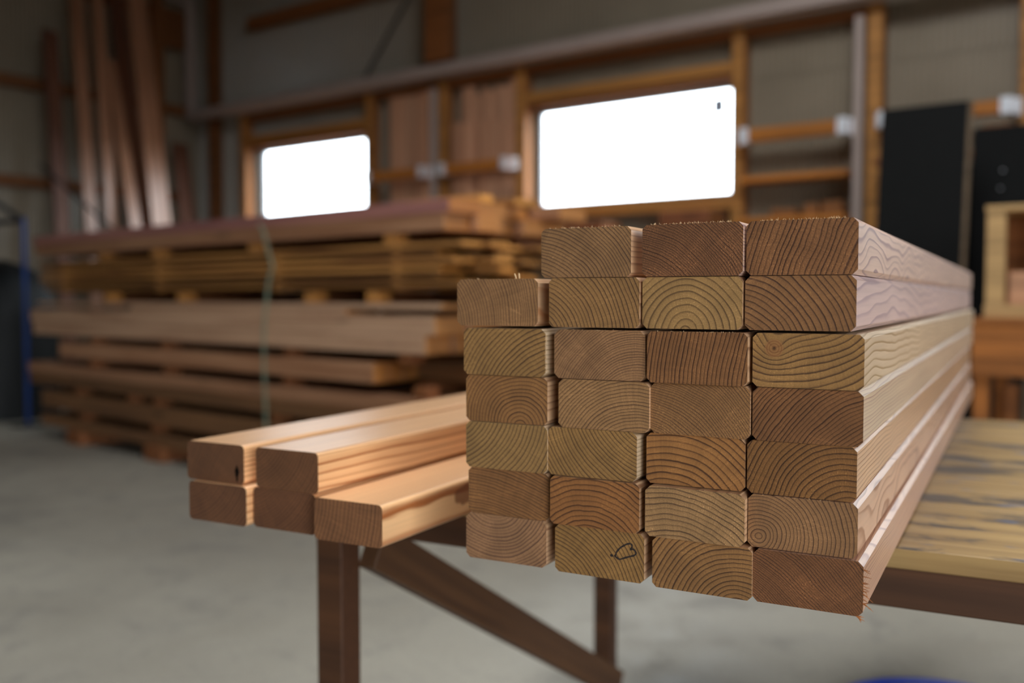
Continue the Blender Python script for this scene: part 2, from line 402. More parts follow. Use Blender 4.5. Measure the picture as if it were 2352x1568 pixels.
M['offcut'] = lumber_mat('offcut_wood', c255(150, 95, 50), c255(140, 90, 50), .25, .6)
for i, (x, w, h) in enumerate(((-2.36, .17, .05), (-2.14, .10, .075), (-2.02, .13, .085))):
    tag(obj('wood_offcut', nb((x, 6.18, 1.5405), (x + w, 6.33, 1.5405 + h), .004), M['offcut']),
        ('low brown offcut at the left end of the lower wall shelf', 'small brown offcut in the middle of the lower wall shelf', 'tall brown offcut at the right end of the lower wall shelf')[i], 'offcut')

# boards standing upright against the wall, behind the rails
M['upright'] = lumber_mat('upright_board', c255(216, 166, 132), c255(180, 130, 90), .16, .55, c255(192, 136, 102))
def upright(x, w, top, y0, th, mat, name, label, group, lean=.0):
    """A board standing on the floor; built along local x, then stood up."""
    bm = nb((0, -w / 2, -th / 2), (top, w / 2, th / 2), .002)
    o = obj(name, bm, mat); o.location = (x, y0, 0.0005)
    o.matrix_world = Matrix.Translation((x, y0, .001)) @ Matrix.Rotation(R(lean), 4, 'Y') @ Matrix(((0, 1, 0, 0), (0, 0, -1, 0), (1, 0, 0, 0), (0, 0, 0, 1))).to_4x4()
    return tag(o, label, 'board', group)
bays = [(-5.93, 8, .068, 2.81, 6.325, 'upright boards right of the small window'), (-5.10, 8, .072, 2.80, 6.325, 'upright boards left of the large window')]
rb = random.Random(3)
for x0, n, w, top, y, grp in bays:
    for i in range(n):
        upright(x0 + i * w, w - .004, top - rb.random() * (.03 if x0 < -5.5 else .10), y, .03, M['upright'], 'upright_board',
                '%s upright board from the left ' % ('first', 'second', 'third', 'fourth', 'fifth', 'sixth', 'seventh', 'eighth')[i] + ('behind the rail right of the small window' if x0 < -5.5 else 'at the back left of the large window'), grp)
for i in range(6):
    if i == 2: continue
    upright(-5.155 + i * .105, .085, 2.50 - (.02 if i < 2 else 0) - .01 * i, 6.275, .028, M['upright'], 'upright_board',
            '%s from the left of the shorter upright boards beside the large window' % ('first', 'second', '', 'third', 'fourth', 'fifth')[i], 'shorter upright boards', lean=(0, 0, 0, 1.2, 1.6, 1.2)[i] * -.3)

# timber stored below the large window
M['stock'] = lumber_mat('stock_wood', c255(165, 100, 62), c255(165, 105, 60), .2, .6)
k = 0
for x0, x1, z0, z1 in ((-4.42, -3.55, 1.50, 1.56), (-4.40, -3.50, 1.43, 1.495), (-3.1, -2.72, 1.50, 1.60)):
    k += 1
    tag(obj('stored_board', nb((x0, 6.0, z0), (x1, 6.27, z1), .003), M['stock']),
        ('upper reddish board lying below the left part of the large window', 'lower reddish board lying below the left part of the large window', 'short pale board lying below the right part of the large window')[k - 1], 'board')
sh = thing('storage_rack', 'wooden rack carrying boards below the large window', 'rack', (-4.44, 5.98, 0))
obj('shelf', nb((0, 0, 1.37), (1.745, .295, 1.428), .003), M['post_dark'], sh)
obj('riser', nb((1.33, .03, 1.4285), (1.72, .28, 1.499), .003), M['post_dark'], sh)
for x in (0, .85, 1.69):
    for y in (0, .24): obj('leg', nb((x, y, 0), (x + .055, y + .055, 1.369), .003), M['post_dark'], sh)

# ------------------------------------------------------------------ the near pile: 27 dressed beams
YAW = R(36.1 - 28.2805)
dL = Vector((-math.sin(YAW), math.cos(YAW), 0)); dU = Vector((math.cos(YAW), math.sin(YAW), 0))
cy_, sy_ = math.cos(R(36.1)), math.sin(R(36.1))
def camplan(X, Z): return Vector((X * cy_ - Z * sy_, X * sy_ + Z * cy_, 0))
BASE = camplan(-0.04348, 0.93812)
BW, BH, CH = .090, .0456, .0042
ROWZ = {7: -.2605, 6: -.2140, 5: -.1676, 4: -.1215, 3: -.0752, 2: -.0272, 1: .0190}
BL = 1.93

def blend(c, k=.30): return c255(*[(v * (1 - k) + m_ * k) * w_ for v, m_, w_ in zip(c, (146, 108, 68), (1.01, .985, .925))], GE)
L_ = (82, 54, 38); LR = (66, 36, 22); LO = (92, 56, 30)
PINK, LAV, CREAM, TAN, ROSE = (222, 186, 164), (220, 188, 178), (218, 190, 156), (214, 172, 132), (214, 170, 138)
PL, BR_, GN = (168, 128, 128), (176, 126, 90), (170, 138, 96)
# key: (u mm, t mm, pith, pitch, base, late, side, side_late, extras, label)
BE = {
(1,2): (82.6, 3.3, (-58,-62), 2.7, (150,114,80), (88,60,46), TAN, BR_, dict(vary=.8), 'brown beam with falling diagonal rings, leftmost of the top row of the near pile'),
(1,3): (184.3, 6.0, (-58,-72), 1.75, (124,80,54), (70,40,26), PINK, PL, dict(vary=.9, fuzz=1.3), 'dark reddish rough-sawn beam, middle of the top row of the near pile'),
(1,4): (276.4, 3.2, (105,-35), 3.3, (138,92,60), (80,48,32), PINK, PL, dict(vary=.9, fuzz=.9, long_amp=.012, long_freq=6.5), 'brown beam with upright rings and pinkish side, right end of the top row'),
(2,1): (-12.8, -.5, (-115,-32), 2.5, (158,118,82), (96,64,46), TAN, (205,140,90), dict(vary=.9), 'tan beam with two tiny splinters on top, leftmost of the second row'),
(2,2): (91.3, 4.4, (-58,-34), 3.3, (156,118,74), (92,62,42), TAN, BR_, dict(vary=.7), 'tan beam with curved rings falling right, second in the second row'),
(2,3): (183.7, 3.5, (-4,-25), 4.9, (172,138,90), (92,64,42), TAN, BR_, dict(vary=.35, dark=.75), 'pale beam with wide half-circle arches, third in the second row'),
(2,4): (275.5, 2.4, (-58,-48), 4.3, (142,100,66), (84,54,38), LAV, (190,158,162), dict(vary=.6, long_amp=.010, long_freq=4.5), 'brown beam with steep curved rings and lavender side, right end of second row'),
(3,1): (-3.2, 2.9, (75,-78), 3.5, (158,122,74), (96,66,42), CREAM, GN, dict(vary=.6), 'yellowish beam with rising rings and frayed right edge, leftmost of third row'),
(3,2): (95.9, 2.3, (38,-52), 1.9, (160,120,88), (112,78,58), TAN, BR_, dict(vary=.8), 'pinkish beam with fine fanned rings, second in the third row'),
(3,3): (188.9, 5.0, (165,-22), 3.1, (132,88,54), (80,46,28), TAN, BR_, dict(vary=.8), 'reddish beam with near upright rings, third in the third row'),
(3,4): (282.0, .3, (-12,66), 4.6, (160,122,74), (96,66,42), CREAM, (186,152,104), dict(vary=.5, knot=(-27,10.0,8.6,-10), long_amp=.010, long_freq=5), 'yellowish beam with a round knot at upper left, right end of the third row'),
(4,1): (-2.3, .2, (16,-25), 3.1, (148,104,62), (88,56,36), TAN, BR_, dict(vary=.5), 'brown beam with small arches low on the right, leftmost of fourth row'),
(4,2): (100.1, 1.7, (36,-66), 2.5, (164,126,88), (106,74,52), TAN, BR_, dict(vary=.8), 'light tan beam with rings fanning from lower left, second in fourth row'),
(4,3): (189.9, -2.0, (-66,-86), 1.9, (146,106,68), (100,66,44), TAN, BR_, dict(vary=.8, fuzz=.9), 'tan beam with fine falling diagonal rings, third in the fourth row'),
(4,4): (281.6, -3.0, (95,-105), 2.5, (122,80,49), (76,44,26), CREAM, (190,140,120), dict(vary=.8, long_amp=.009, long_freq=4), 'dark reddish beam with rising diagonal rings, right end of fourth row'),
(5,1): (-2.0, .8, (-66,46), 3.6, (154,122,76), (102,74,48), CREAM, GN, dict(vary=.6), 'olive tan beam with rings curving round upper left, leftmost of fifth row'),
(5,2): (87.9, -.3, (75,64), 3.0, (160,124,74), (94,64,40), CREAM, GN, dict(vary=.7), 'yellowish beam with straight falling rings and pale side, second in fifth row'),
(5,3): (185.0, -6.0, (-28,-72), 4.7, (166,114,64), (90,56,32), TAN, BR_, dict(vary=.5), 'orange tan beam with wide rings falling right, third in the fifth row'),
(5,4): (277.0, -5.0, (42,-44), 3.7, (132,90,48), (84,52,28), TAN, (170,114,70), dict(vary=.6, long_amp=.009, long_freq=5, fuzz=.8), 'dark golden beam with arches rising right, right end of the fifth row'),
(6,1): (-1.7, -3.1, (-50,-190), 2.6, (138,94,56), (90,58,36), TAN, BR_, dict(vary=.7), 'plain brown beam with nearly level rings, leftmost of the sixth row'),
(6,2): (91.5, 1.9, (-8,-62), 4.0, (150,97,52), (78,44,24), TAN, BR_, dict(vary=.4, warp=1.8), 'orange brown beam with a broad hump of rings, second in sixth row'),
(6,3): (187.7, 4.0, (-22,-88), 3.9, (172,136,96), (108,78,54), TAN, BR_, dict(vary=.5, warp=1.3, fuzz=.8), 'pale beam with nearly level rings bending down right, third in sixth row'),
(6,4): (278.5, -4.0, (-33,-15), 2.9, (146,108,76), (104,72,50), ROSE, (172,116,80), dict(vary=.8, long_amp=.010, long_freq=5), 'greyish tan beam with the ring centre at lower left, right end of sixth row'),
(7,1): (-5.6, -5.0, (-16,46), 2.7, (154,116,90), (102,70,56), TAN, BR_, dict(vary=.7), 'pinkish beam with bowl-shaped rings, leftmost of the bottom row of the near pile'),
(7,2): (95.1, -1.9, (-64,-58), 3.2, (150,114,64), (92,64,38), TAN, BR_, dict(vary=.7), 'golden beam with a dark heart-shaped mark, second in the bottom row'),
(7,3): (193.7, .8, (32,-42), 3.4, (146,106,64), (88,58,36), TAN, BR_, dict(vary=.7), 'tan beam with arches rising from lower right, third in the bottom row'),
(7,4): (283.9, -1.4, (-120,-150), 1.6, (116,72,44), (72,42,24), ROSE, (176,120,100), dict(vary=.8, fuzz=.9, long_amp=.010, long_freq=4), 'dark reddish beam with orange splinters, right end of the bottom row'),
}
def chamfered(w, h, c):
    a, b = w / 2, h / 2
    return [(-a + c, -b), (a - c, -b), (a, -b + c), (a, b - c), (a - c, b), (-a + c, b), (-a, b - c), (-a, -b + c)]
def rounded(w, h, r, n=4):
    a, b = w / 2 - r, h / 2 - r; o = []
    for cx, cz, s in ((a, -b, -90), (a, b, 0), (-a, b, 90), (-a, -b, 180)):
        for i in range(n + 1):
            th = R(s + 90 * i / n); o.append((cx + r * math.cos(th), cz + r * math.sin(th)))
    return o
M['splinter'] = plain_mat('splinter_wood', c255(232, 196, 150), .6, 0, .4, .2, 200)
M['splinter_orange'] = plain_mat('splinter_orange_wood', c255(184, 112, 58), .6, 0, .4, .2, 200)
def fringe(parent, edge, n, length, mat, seed, w=BW, h=BH, span=(.04, .96), thick=.00022):
    """Torn fibres standing on one edge of the sawn end."""
    rr = random.Random(seed); bm = bmesh.new(); a, b = w / 2, h / 2
    for i in range(n):
        q = rr.uniform(*span); l = length * rr.uniform(.35, 1.0); y = rr.uniform(-.0004, .0012)
        if edge == 'top': p = Vector((-a + CH + q * (w - 2 * CH), y, b - .0002)); d = Vector((rr.uniform(-.7, .7), -.25, 1))
        elif edge == 'right': p = Vector((a - .0002, y, -b + CH + q * (h - 2 * CH))); d = Vector((1, -.35, rr.uniform(-.6, .6)))
        else: p = Vector((a - CH - .001 * rr.random(), y, -b + .0002)); d = Vector((1, -.2, -.5 + rr.uniform(-.4, .6)))
        d.normalize(); bend = Vector((rr.uniform(-.3, .3), rr.uniform(-.3, .1), rr.uniform(-.3, .3))) * l
        tube(bm, [p, p + d * l * .5 + bend * .15, p + d * l + bend], [thick, thick * .8, thick * .25], 4)
    o = obj('splinter_fringe', bm, mat, parent); o['kind'] = 'stuff'; return o

first_mesh = None
for (r, c), (u, t_, pith, pitch, base, late, side, slate, ex, label) in BE.items():
    m = hero_wood('beam_wood_%d_%d' % (r, c), pith, pitch, blend(base), c255(*late, .66), c255(*side, GS), c255(*slate, GS * .78), seed=r * 4.3 + c * 1.7, **ex)
    p = BASE + dU * (u / 1000 + BW / 2) - dL * (t_ / 1000)
    bm = extrude_section(bmesh.new(), chamfered(BW, BH, CH * random.uniform(.85, 1.1)), 0, BL + random.uniform(-.01, .01))
    o = obj('timber_beam', bm, m, None, (p.x, p.y, 1.0 + ROWZ[r] + BH / 2), YAW)
    tag(o, label, 'beam', 'dressed beams of the near pile')
    if r == 1: fringe(o, 'top', {2: 46, 3: 70, 4: 60}[c], .0021, M['splinter'], c)
    if (r, c) == (1, 3): fringe(o, 'right', 24, .0022, M['splinter'], 5)
    if (r, c) == (2, 1):
        fringe(o, 'top', 14, .0014, M['splinter'], 8)
        bm = bmesh.new(); tube(bm, [(.021, .001, .0225), (.0205, 0, .026), (.0198, -.0005, .0278)], [.0007, .0007, .0005], 5); tube(bm, [(.0245, .001, .0225), (.0247, 0, .026), (.0249, -.0005, .028)], [.0006, .0008, .0006], 5)
        obj('splinter', bm, M['splinter'], o)
    if (r, c) == (3, 1): fringe(o, 'right', 34, .0030, M['splinter'], 9, thick=.0004)
    if (r, c) == (3, 2) or (r, c) == (3, 3): fringe(o, 'top', 26, .0012, M['splinter'], 19 + c)
    if (r, c) in ((6, 3), (2, 4), (6, 4)): fringe(o, 'top' if r == 6 else 'right', 16, .0011, M['splinter'], 30 + c)
    if (r, c) == (7, 4):
        fringe(o, 'right', 16, .0085, M['splinter_orange'], 12, thick=.00042); fringe(o, 'corner', 8, .0075, M['splinter_orange'], 13, thick=.0005)
    if (r, c) == (7, 2):   # bark pocket shaped like a heart lying on its side, with a stalk dot
        hb = bmesh.new(); path = [(15.6, -.4), (16.8, .1), (18.4, 4.0), (21.6, 7.7), (25, 10.2), (28.2, 12.0), (31.0, 12.8), (32.8, 12.0), (33.0, 9.8), (31.6, 7.2), (34.2, 8.0), (36.2, 6.6), (36.9, 4.2), (34.8, 2.2), (31.4, 1.0), (26.4, -.9), (20.9, -2.9), (17.5, -1.4), (15.6, -.4)]
        ctl = [Vector(q) for q in path]; pts = []
        for i in range(len(ctl) - 1):
            q0, q1, q2, q3 = ctl[max(i - 1, 0)], ctl[i], ctl[i + 1], ctl[min(i + 2, len(ctl) - 1)]
            for f in (0, .25, .5, .75): pts.append(.5 * (2 * q1 + (q2 - q0) * f + (2 * q0 - 5 * q1 + 4 * q2 - q3) * f * f + (3 * q1 - q0 - 3 * q2 + q3) * f ** 3))
        L0, R0 = [], []
        for i, q in enumerate(pts):
            d = (pts[min(i + 1, len(pts) - 1)] - pts[max(i - 1, 0)]).normalized(); nrm = Vector((-d.y, d.x)) * (.66 + .25 * math.sin(i * .5) ** 2)
            L0.append((q + nrm) / 1000); R0.append((q - nrm) / 1000)
        va = [hb.verts.new((q.x, -.00012, q.y)) for q in L0]; vb = [hb.verts.new((q.x, -.00012, q.y)) for q in R0]
        va2 = [hb.verts.new((q.x, .0004, q.y)) for q in L0]; vb2 = [hb.verts.new((q.x, .0004, q.y)) for q in R0]
        for i in range(len(pts) - 1):
            hb.faces.new((va[i], va[i + 1], vb[i + 1], vb[i])); hb.faces.new((va[i], va2[i], va2[i + 1], va[i + 1])); hb.faces.new((vb[i], vb[i + 1], vb2[i + 1], vb2[i]))
        ds = [hb.verts.new((.0131 + .0017 * math.cos(a), -.00014, -.0004 + .0014 * math.sin(a))) for a in [2 * math.pi * i / 10 for i in range(10)]]
        hb.faces.new(ds)
        tag(obj('bark_pocket', hb, plain_mat('dark_bark', (.018, .010, .008, 1), .7), o), 'dark heart-shaped bark mark')

# ------------------------------------------------------------------ five rounded beams on the left of the table
YL = R(7.98)
dL2 = Vector((-math.sin(YL), math.cos(YL), 0)); dU2 = Vector((math.cos(YL), math.sin(YL), 0)); B2 = Vector((-.9638, .6742, 0))
LE = {
'A': (-7.4, -3.7, 1, (110,-70), 3.2, (104,68,42), (76,46,28), 'dark-ended smooth beam with a black speck, upper left of the small pile'),
'B': (101.3, -3.0, 1, (-75,62), 3.4, (108,70,42), (76,44,26), 'dark-ended smooth beam with peach top, upper right of the small pile'),
'C': (2.0, 3.0, 0, (-60,66), 3.6, (102,66,41), (76,44,28), 'dark-ended smooth beam, lower left of the small pile'),
'D': (96.5, -3.7, 0, (-66,84), 3.0, (104,66,40), (74,44,27), 'dark-ended smooth beam under the upper right one, middle of the small pile'),
'E': (194.0, 7.4, 0, (-150,32), 4.2, (126,84,52), (82,50,32), 'smooth beam with a resin stain on its side, lower right of the small pile'),
}
for k, (u, t_, row, pith, pitch, base, late, label) in LE.items():
    st = (.004, .165, .013, .022, c255(120, 52, 18)) if k == 'E' else None
    m = hero_wood('smooth_beam_wood_' + k, pith, pitch, c255(*base, 1.1), c255(*late, .45), c255(234, 184, 132, 1.05), c255(176, 98, 44, .9), vary=.6, seed=11.3 + ord(k), fuzz=.25, gloss=.42, long_amp=.004, long_freq=1.6, dark=.7, stain=st, coat=1.0)
    p = B2 + dU2 * (u / 1000 + .045) - dL2 * (t_ / 1000)
    bm = extrude_section(bmesh.new(), rounded(.090, .0455, .0055), 0, 1.75)
    o = obj('smooth_beam', bm, m, None, (p.x, p.y, .7395 + row * .0460 + .02275 + .0002), YL)
    tag(o, label, 'beam', 'smooth beams on the left of the table')
    if k == 'A':
        bm = bmesh.new(); vs_ = [bm.verts.new((.034 + .004 * (1 + .35 * math.sin(3 * a)) * math.cos(a) * .7, -.0001, -.0105 + .009 * math.sin(a) * (1 + .2 * math.cos(4 * a)))) for a in [2 * math.pi * i / 14 for i in range(14)]]
        bm.faces.new(vs_); obj('knot', bm, plain_mat('black_knot', (.006, .004, .003, 1), .9, 0, .05), o)

# ------------------------------------------------------------------ the table carrying both piles
TA = R(9.0)
tbl = thing('work_table', 'worn wooden work table with stained plank top under both piles', 'table', (-.25, 1.027, 0), TA)
def tabletop_mat():
    t = NT('worn_tabletop'); co = t.coord(); x, y, z = t.sep(co); rd = t.rand(); off = t.math('MULTIPLY', rd, 19.0)
    g1 = t.noise(t.comb(t.math('MULTIPLY', x, 1.6), t.math('ADD', t.math('MULTIPLY', y, 45), off), t.math('MULTIPLY', z, 40)), 1, 4, .6)[0]
    b = t.noise(t.comb(t.math('ADD', t.math('MULTIPLY', x, 6), off), t.math('MULTIPLY', y, 15), 0.0), 1, 5, .65, .3)[0]
    b2 = t.noise(t.comb(t.math('ADD', t.math('MULTIPLY', x, 11), off), t.math('MULTIPLY', y, 30), 4.0), 1, 3, .6)[0]
    c = t.mix(t.smooth(g1, .3, .75), c255(166, 136, 88), c255(130, 102, 62))
    c = t.scale(c, t.lin(rd, 0, 1, .8, 1.12))
    top = t.math('GREATER_THAN', z, .7385)
    c = t.mix(t.math('MULTIPLY', t.math('MULTIPLY', t.smooth(b, .49, .60), .82), top), c, (.035, .035, .042, 1))
    c = t.mix(t.math('MULTIPLY', t.math('MULTIPLY', t.smooth(b2, .60, .66), .6), top), c, (.10, .13, .20, 1))
    t.bsdf(c, t.lin(g1, 0, 1, .35, .6), 0, .45, t.bump(g1, .3, .001)); return t.m
M['ttop'] = tabletop_mat()
M['tframe'] = lumber_mat('table_frame_wood', c255(84, 52, 29), c255(80, 48, 27), .06, .6)
M['brace'] = lumber_mat('brace_wood', c255(92, 60, 34), c255(90, 60, 36), .06, .55, c255(62, 38, 22))
NP = 10; dep = 1.21; TX0, TX1 = -.80, 1.35
for i in range(NP):
    y0 = i * dep / NP
    obj('plank', nb((TX0, y0 + .0007, .7175), (TX1, y0 + dep / NP - .0007, .7395 - .0004 * (i % 3 == 1)), .0012), M['ttop'], tbl)
for y0, y1 in ((.012, .052), (1.155, 1.195)):
    obj('apron', nb((TX0 + .05, y0, .672), (TX1 - .05, y1, .717), .002), M['tframe'], tbl)
for x0 in (TX0 + .005, TX1 - .05):
    obj('end_rail', nb((x0, .0525, .672), (x0 + .044, 1.1545, .717), .002), M['tframe'], tbl)
for x0 in (TX0 + .012, TX1 - .058):
    for y0 in (.03, 1.10):
        obj('leg', nb((x0, y0, 0), (x0 + .045, y0 + .045, .6715), .0015), M['tframe'], tbl)
for x0 in (TX0 + .058, TX1 - .088):
    bm = nb((0, -.033, -.03), (1.17, .033, 0), .0015)
    b = obj('brace', bm, M['brace'], tbl)
    y0, z0, y1, z1 = .085, .635, 1.085, .06
    d = Vector((0, y1 - y0, z1 - z0)).normalized(); n_ = Vector((1, 0, 0)); w_ = n_.cross(d)
    b.matrix_local = Matrix(((d.x, w_.x, n_.x, x0 + .029), (d.y, w_.y, n_.y, y0), (d.z, w_.z, n_.z, z0), (0, 0, 0, 1)))

# ------------------------------------------------------------------ the big lumber stack behind
SA = R(4.0)
sd = Vector((-math.cos(SA), math.sin(SA), 0)); sn = Vector((math.sin(SA), math.cos(SA), 0)); SD = 3.0153
stk_rot = math.pi - SA
def lumber(name, s0, s1, n0, n1, z0, z1, mat, label, cat, group=None, bev=.003):
    """Box lying along the stack; s runs away from the near end, n runs back from the front face."""
    o = obj(name, nb((0, -(n1 - n0), 0), (s1 - s0, 0, z1 - z0), bev), mat)
    p = sd * s0 + sn * (SD + n0)
    o.location = (p.x, p.y, z0); o.rotation_euler = (0, 0, stk_rot)
    return tag(o, label, cat, group)
M['purple'] = lumber_mat('purple_cedar', c255(188, 128, 116), c255(200, 126, 62), .1, .5, c255(140, 92, 88))
M['cedar'] = lumber_mat('cedar_board', c255(192, 142, 106), c255(206, 136, 70), .16, .5, c255(150, 100, 68))
M['pale'] = lumber_mat('pale_board', c255(214, 172, 138), c255(206, 140, 76), .12, .5, c255(178, 134, 104))
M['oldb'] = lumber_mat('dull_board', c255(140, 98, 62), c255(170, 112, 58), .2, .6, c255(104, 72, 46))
M['thin'] = lumber_mat('thin_board', c255(182, 128, 68), c255(214, 146, 70), .5, .55, c255(116, 72, 40))
M['block'] = lumber_mat('spacer_wood', c255(200, 138, 72), c255(205, 140, 70), .18, .6)
M['block_shaded'] = lumber_mat('shaded_spacer_wood', c255(150, 92, 52), c255(150, 92, 52), .15, .6)  # darker copy of the spacer wood, gap shade put into its colour
rs = random.Random(21)
NTH = ('first', 'second', 'third', 'fourth', 'fifth', 'sixth', 'seventh', 'eighth')
LAY = {}
ORD = {1: 'top', 2: 'second', 3: 'third', 4: 'fourth', 5: 'fifth', 6: 'sixth', 7: 'lowest'}
def layer(pk, s0, s1, z0, z1, n, mat, label, rag=.06, width=.86, inner=None, kind='lumber_board', n0=0.0):
    w = (width - n0) / n; LAY[pk] = LAY.get(pk, 0) + 1
    for i in range(n):
        a = s0 + (0 if i == 0 else rs.uniform(-rag, rag)); b = s1 + (0 if i == 0 else rs.uniform(-rag, rag))
        lumber(kind, a, b, n0 + i * w + .001, n0 + (i + 1) * w - .001 - (rs.random() * .012 if i < n - 1 else 0), z0 + .0003, z1 - .0003 - (rs.random() * .002), inner if (inner and i) else mat,
               label if i == 0 else 'inner board of the %s pack, layer %s, %s from the stack front' % (ORD[pk], ('one', 'two', 'three', 'four', 'five', 'six')[LAY[pk] - 1], NTH[i]), 'board', 'boards in the %s pack of the big lumber stack' % ORD[pk])
def spacers(pk, ss, z0, z1, w=.085, mat='block', depth=.86):
    ss = sorted(ss)
    lumber('added_gap_board', 3.0, 6.6, .60, .84, z0 + .0003, z1 - .0003, M['block_shaded'], 'long added board closing off the gap under the %s pack' % ORD[pk], 'board')  # board added to block the see-through gap and keep it dark
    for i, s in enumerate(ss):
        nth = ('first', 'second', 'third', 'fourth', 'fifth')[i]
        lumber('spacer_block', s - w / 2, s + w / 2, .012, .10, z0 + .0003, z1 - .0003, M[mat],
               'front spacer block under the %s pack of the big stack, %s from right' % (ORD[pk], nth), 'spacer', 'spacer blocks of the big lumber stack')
        lumber('inner_spacer', s + .16, s + .22, .22, .595, z0 + .0003, z1 - .0003, M['block_shaded'],
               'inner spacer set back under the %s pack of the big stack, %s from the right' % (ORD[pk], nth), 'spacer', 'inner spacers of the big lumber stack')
layer(1, 2.90, 7.05, 1.378, 1.440, 4, M['purple'], 'long purplish board on top of the big lumber stack', .12, inner=M['cedar'])
layer(1, 2.93, 7.03, 1.300, 1.378, 5, M['cedar'], 'long light brown board just below the purplish top board', .08)
spacers(1, (6.08, 5.40, 4.386, 3.298), 1.250, 1.300)
zt = 1.250; NT_ = 6; pit = (1.250 - 1.035) / NT_
for i in range(NT_):
    z1 = zt - i * pit; z0 = z1 - .0225
    a = 2.86 + rs.uniform(-.06, .14); b = 6.95 + rs.uniform(-.08, .04)
    layer(2, a, b, z0, z1, 6, M['thin'], 'thin weathered board, %s from the top of the sticker-spaced pack' % ('first', 'second', 'third', 'fourth', 'fifth', 'sixth')[i], .12)
    for q, s in enumerate((6.60, 5.354, 4.166, 3.25)):
        lumber('thin_sticker', s - .03, s + .03, .004, .86, z0 - pit + .0225 + .0003, z0 - .0003, M['block'],
               'thin sticker under the %s thin board of the second pack, %s from the left' % (NTH[i], NTH[q]), 'sticker', 'thin stickers in the second pack')
spacers(2, (5.999, 5.115, 3.902, 3.422), .975, 1.035)
layer(3, 2.95, 7.00, .946, .975, 4, M['pale'], 'thin pale board at the top of the third pack', .05)
layer(3, 3.60, 5.68, .916, .946, 4, M['pale'], 'short pale filler board below the top of the third pack', .03)
layer(3, 2.99, 7.12, .830, .916, 4, M['pale'], 'broad pale beam in the middle of the third pack', .06)
layer(3, 3.05, 7.08, .741, .830, 5, M['pale'], 'broad pinkish beam at the bottom of the third pack', .08)
spacers(3, (6.19, 5.31, 4.081, 3.20), .690, .741, mat='block_shaded')
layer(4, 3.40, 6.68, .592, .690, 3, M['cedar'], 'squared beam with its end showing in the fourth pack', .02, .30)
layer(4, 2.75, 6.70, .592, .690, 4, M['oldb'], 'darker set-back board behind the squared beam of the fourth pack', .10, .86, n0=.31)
spacers(4, (6.22, 5.285, 4.091, 3.1), .535, .592, mat='block_shaded')
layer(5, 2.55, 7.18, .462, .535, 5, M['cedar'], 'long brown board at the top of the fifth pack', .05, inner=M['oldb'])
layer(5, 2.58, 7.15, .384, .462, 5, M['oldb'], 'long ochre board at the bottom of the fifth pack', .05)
spacers(5, (6.435, 5.726, 5.40, 4.2, 3.1), .337, .384, mat='block_shaded')
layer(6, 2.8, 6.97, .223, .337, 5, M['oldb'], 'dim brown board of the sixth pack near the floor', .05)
spacers(6, (6.378, 5.439, 4.3, 3.2), .165, .223, mat='block_shaded')
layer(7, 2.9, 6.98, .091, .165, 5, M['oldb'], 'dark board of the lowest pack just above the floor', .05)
for i, s in enumerate((3.25, 4.30, 5.393, 6.43)):
    lumber('stack_foot', s - .10, s + .10, -.03, .90, 0.0, .0905, M['block_shaded'], 'dark wooden bearer on the floor under the big stack, %s from the right' % ('first', 'second', 'third', 'fourth')[i], 'bearer')
# loose offcuts on the stack's near end
for i, (s, n0, ln, w, h) in enumerate(((2.93, .24, .5, .09, .035), (2.88, .42, .35, .12, .028), (2.95, .60, .6, .10, .045))):
    lumber('loose_board', s, s + ln, n0, n0 + w, 1.4405, 1.4405 + h, M['thin'], ('short loose board on the stack top near the front corner', 'wide loose board on the stack top, middle of the near end', 'thick loose board on the stack top at the rear of near end')[i], 'board')
# green strap hanging down the front
sp = [(4.281, 1.395), (4.25, 1.365), (4.232, 1.33), (4.199, 1.237), (4.163, 1.168), (4.185, 1.12), (4.202, 1.078), (4.224, .963), (4.240, .88), (4.246, .825), (4.25, .70), (4.25, .616), (4.246, .53), (4.242, .454), (4.237, .303), (4.236, .16)]
bm = bmesh.new(); ring = []
for s, z in sp:
    a_ = sd * (s - .012) + sn * (SD - .022); b_ = sd * (s + .012) + sn * (SD - .018)
    ring.append([bm.verts.new((a_.x, a_.y, z)), bm.verts.new((b_.x, b_.y, z)), bm.verts.new((b_.x + sn.x * .003, b_.y + sn.y * .003, z)), bm.verts.new((a_.x + sn.x * .003, a_.y + sn.y * .003, z))])
for a_, b_ in zip(ring, ring[1:]):
    for q in range(4): bm.faces.new((a_[q], a_[(q + 1) % 4], b_[(q + 1) % 4], b_[q]))
bm.faces.new(ring[0]); bm.faces.new(ring[-1][::-1])
tag(obj('packing_strap', bm, M['strap']), 'pale green strap hanging down the front of the big lumber stack', 'strap')

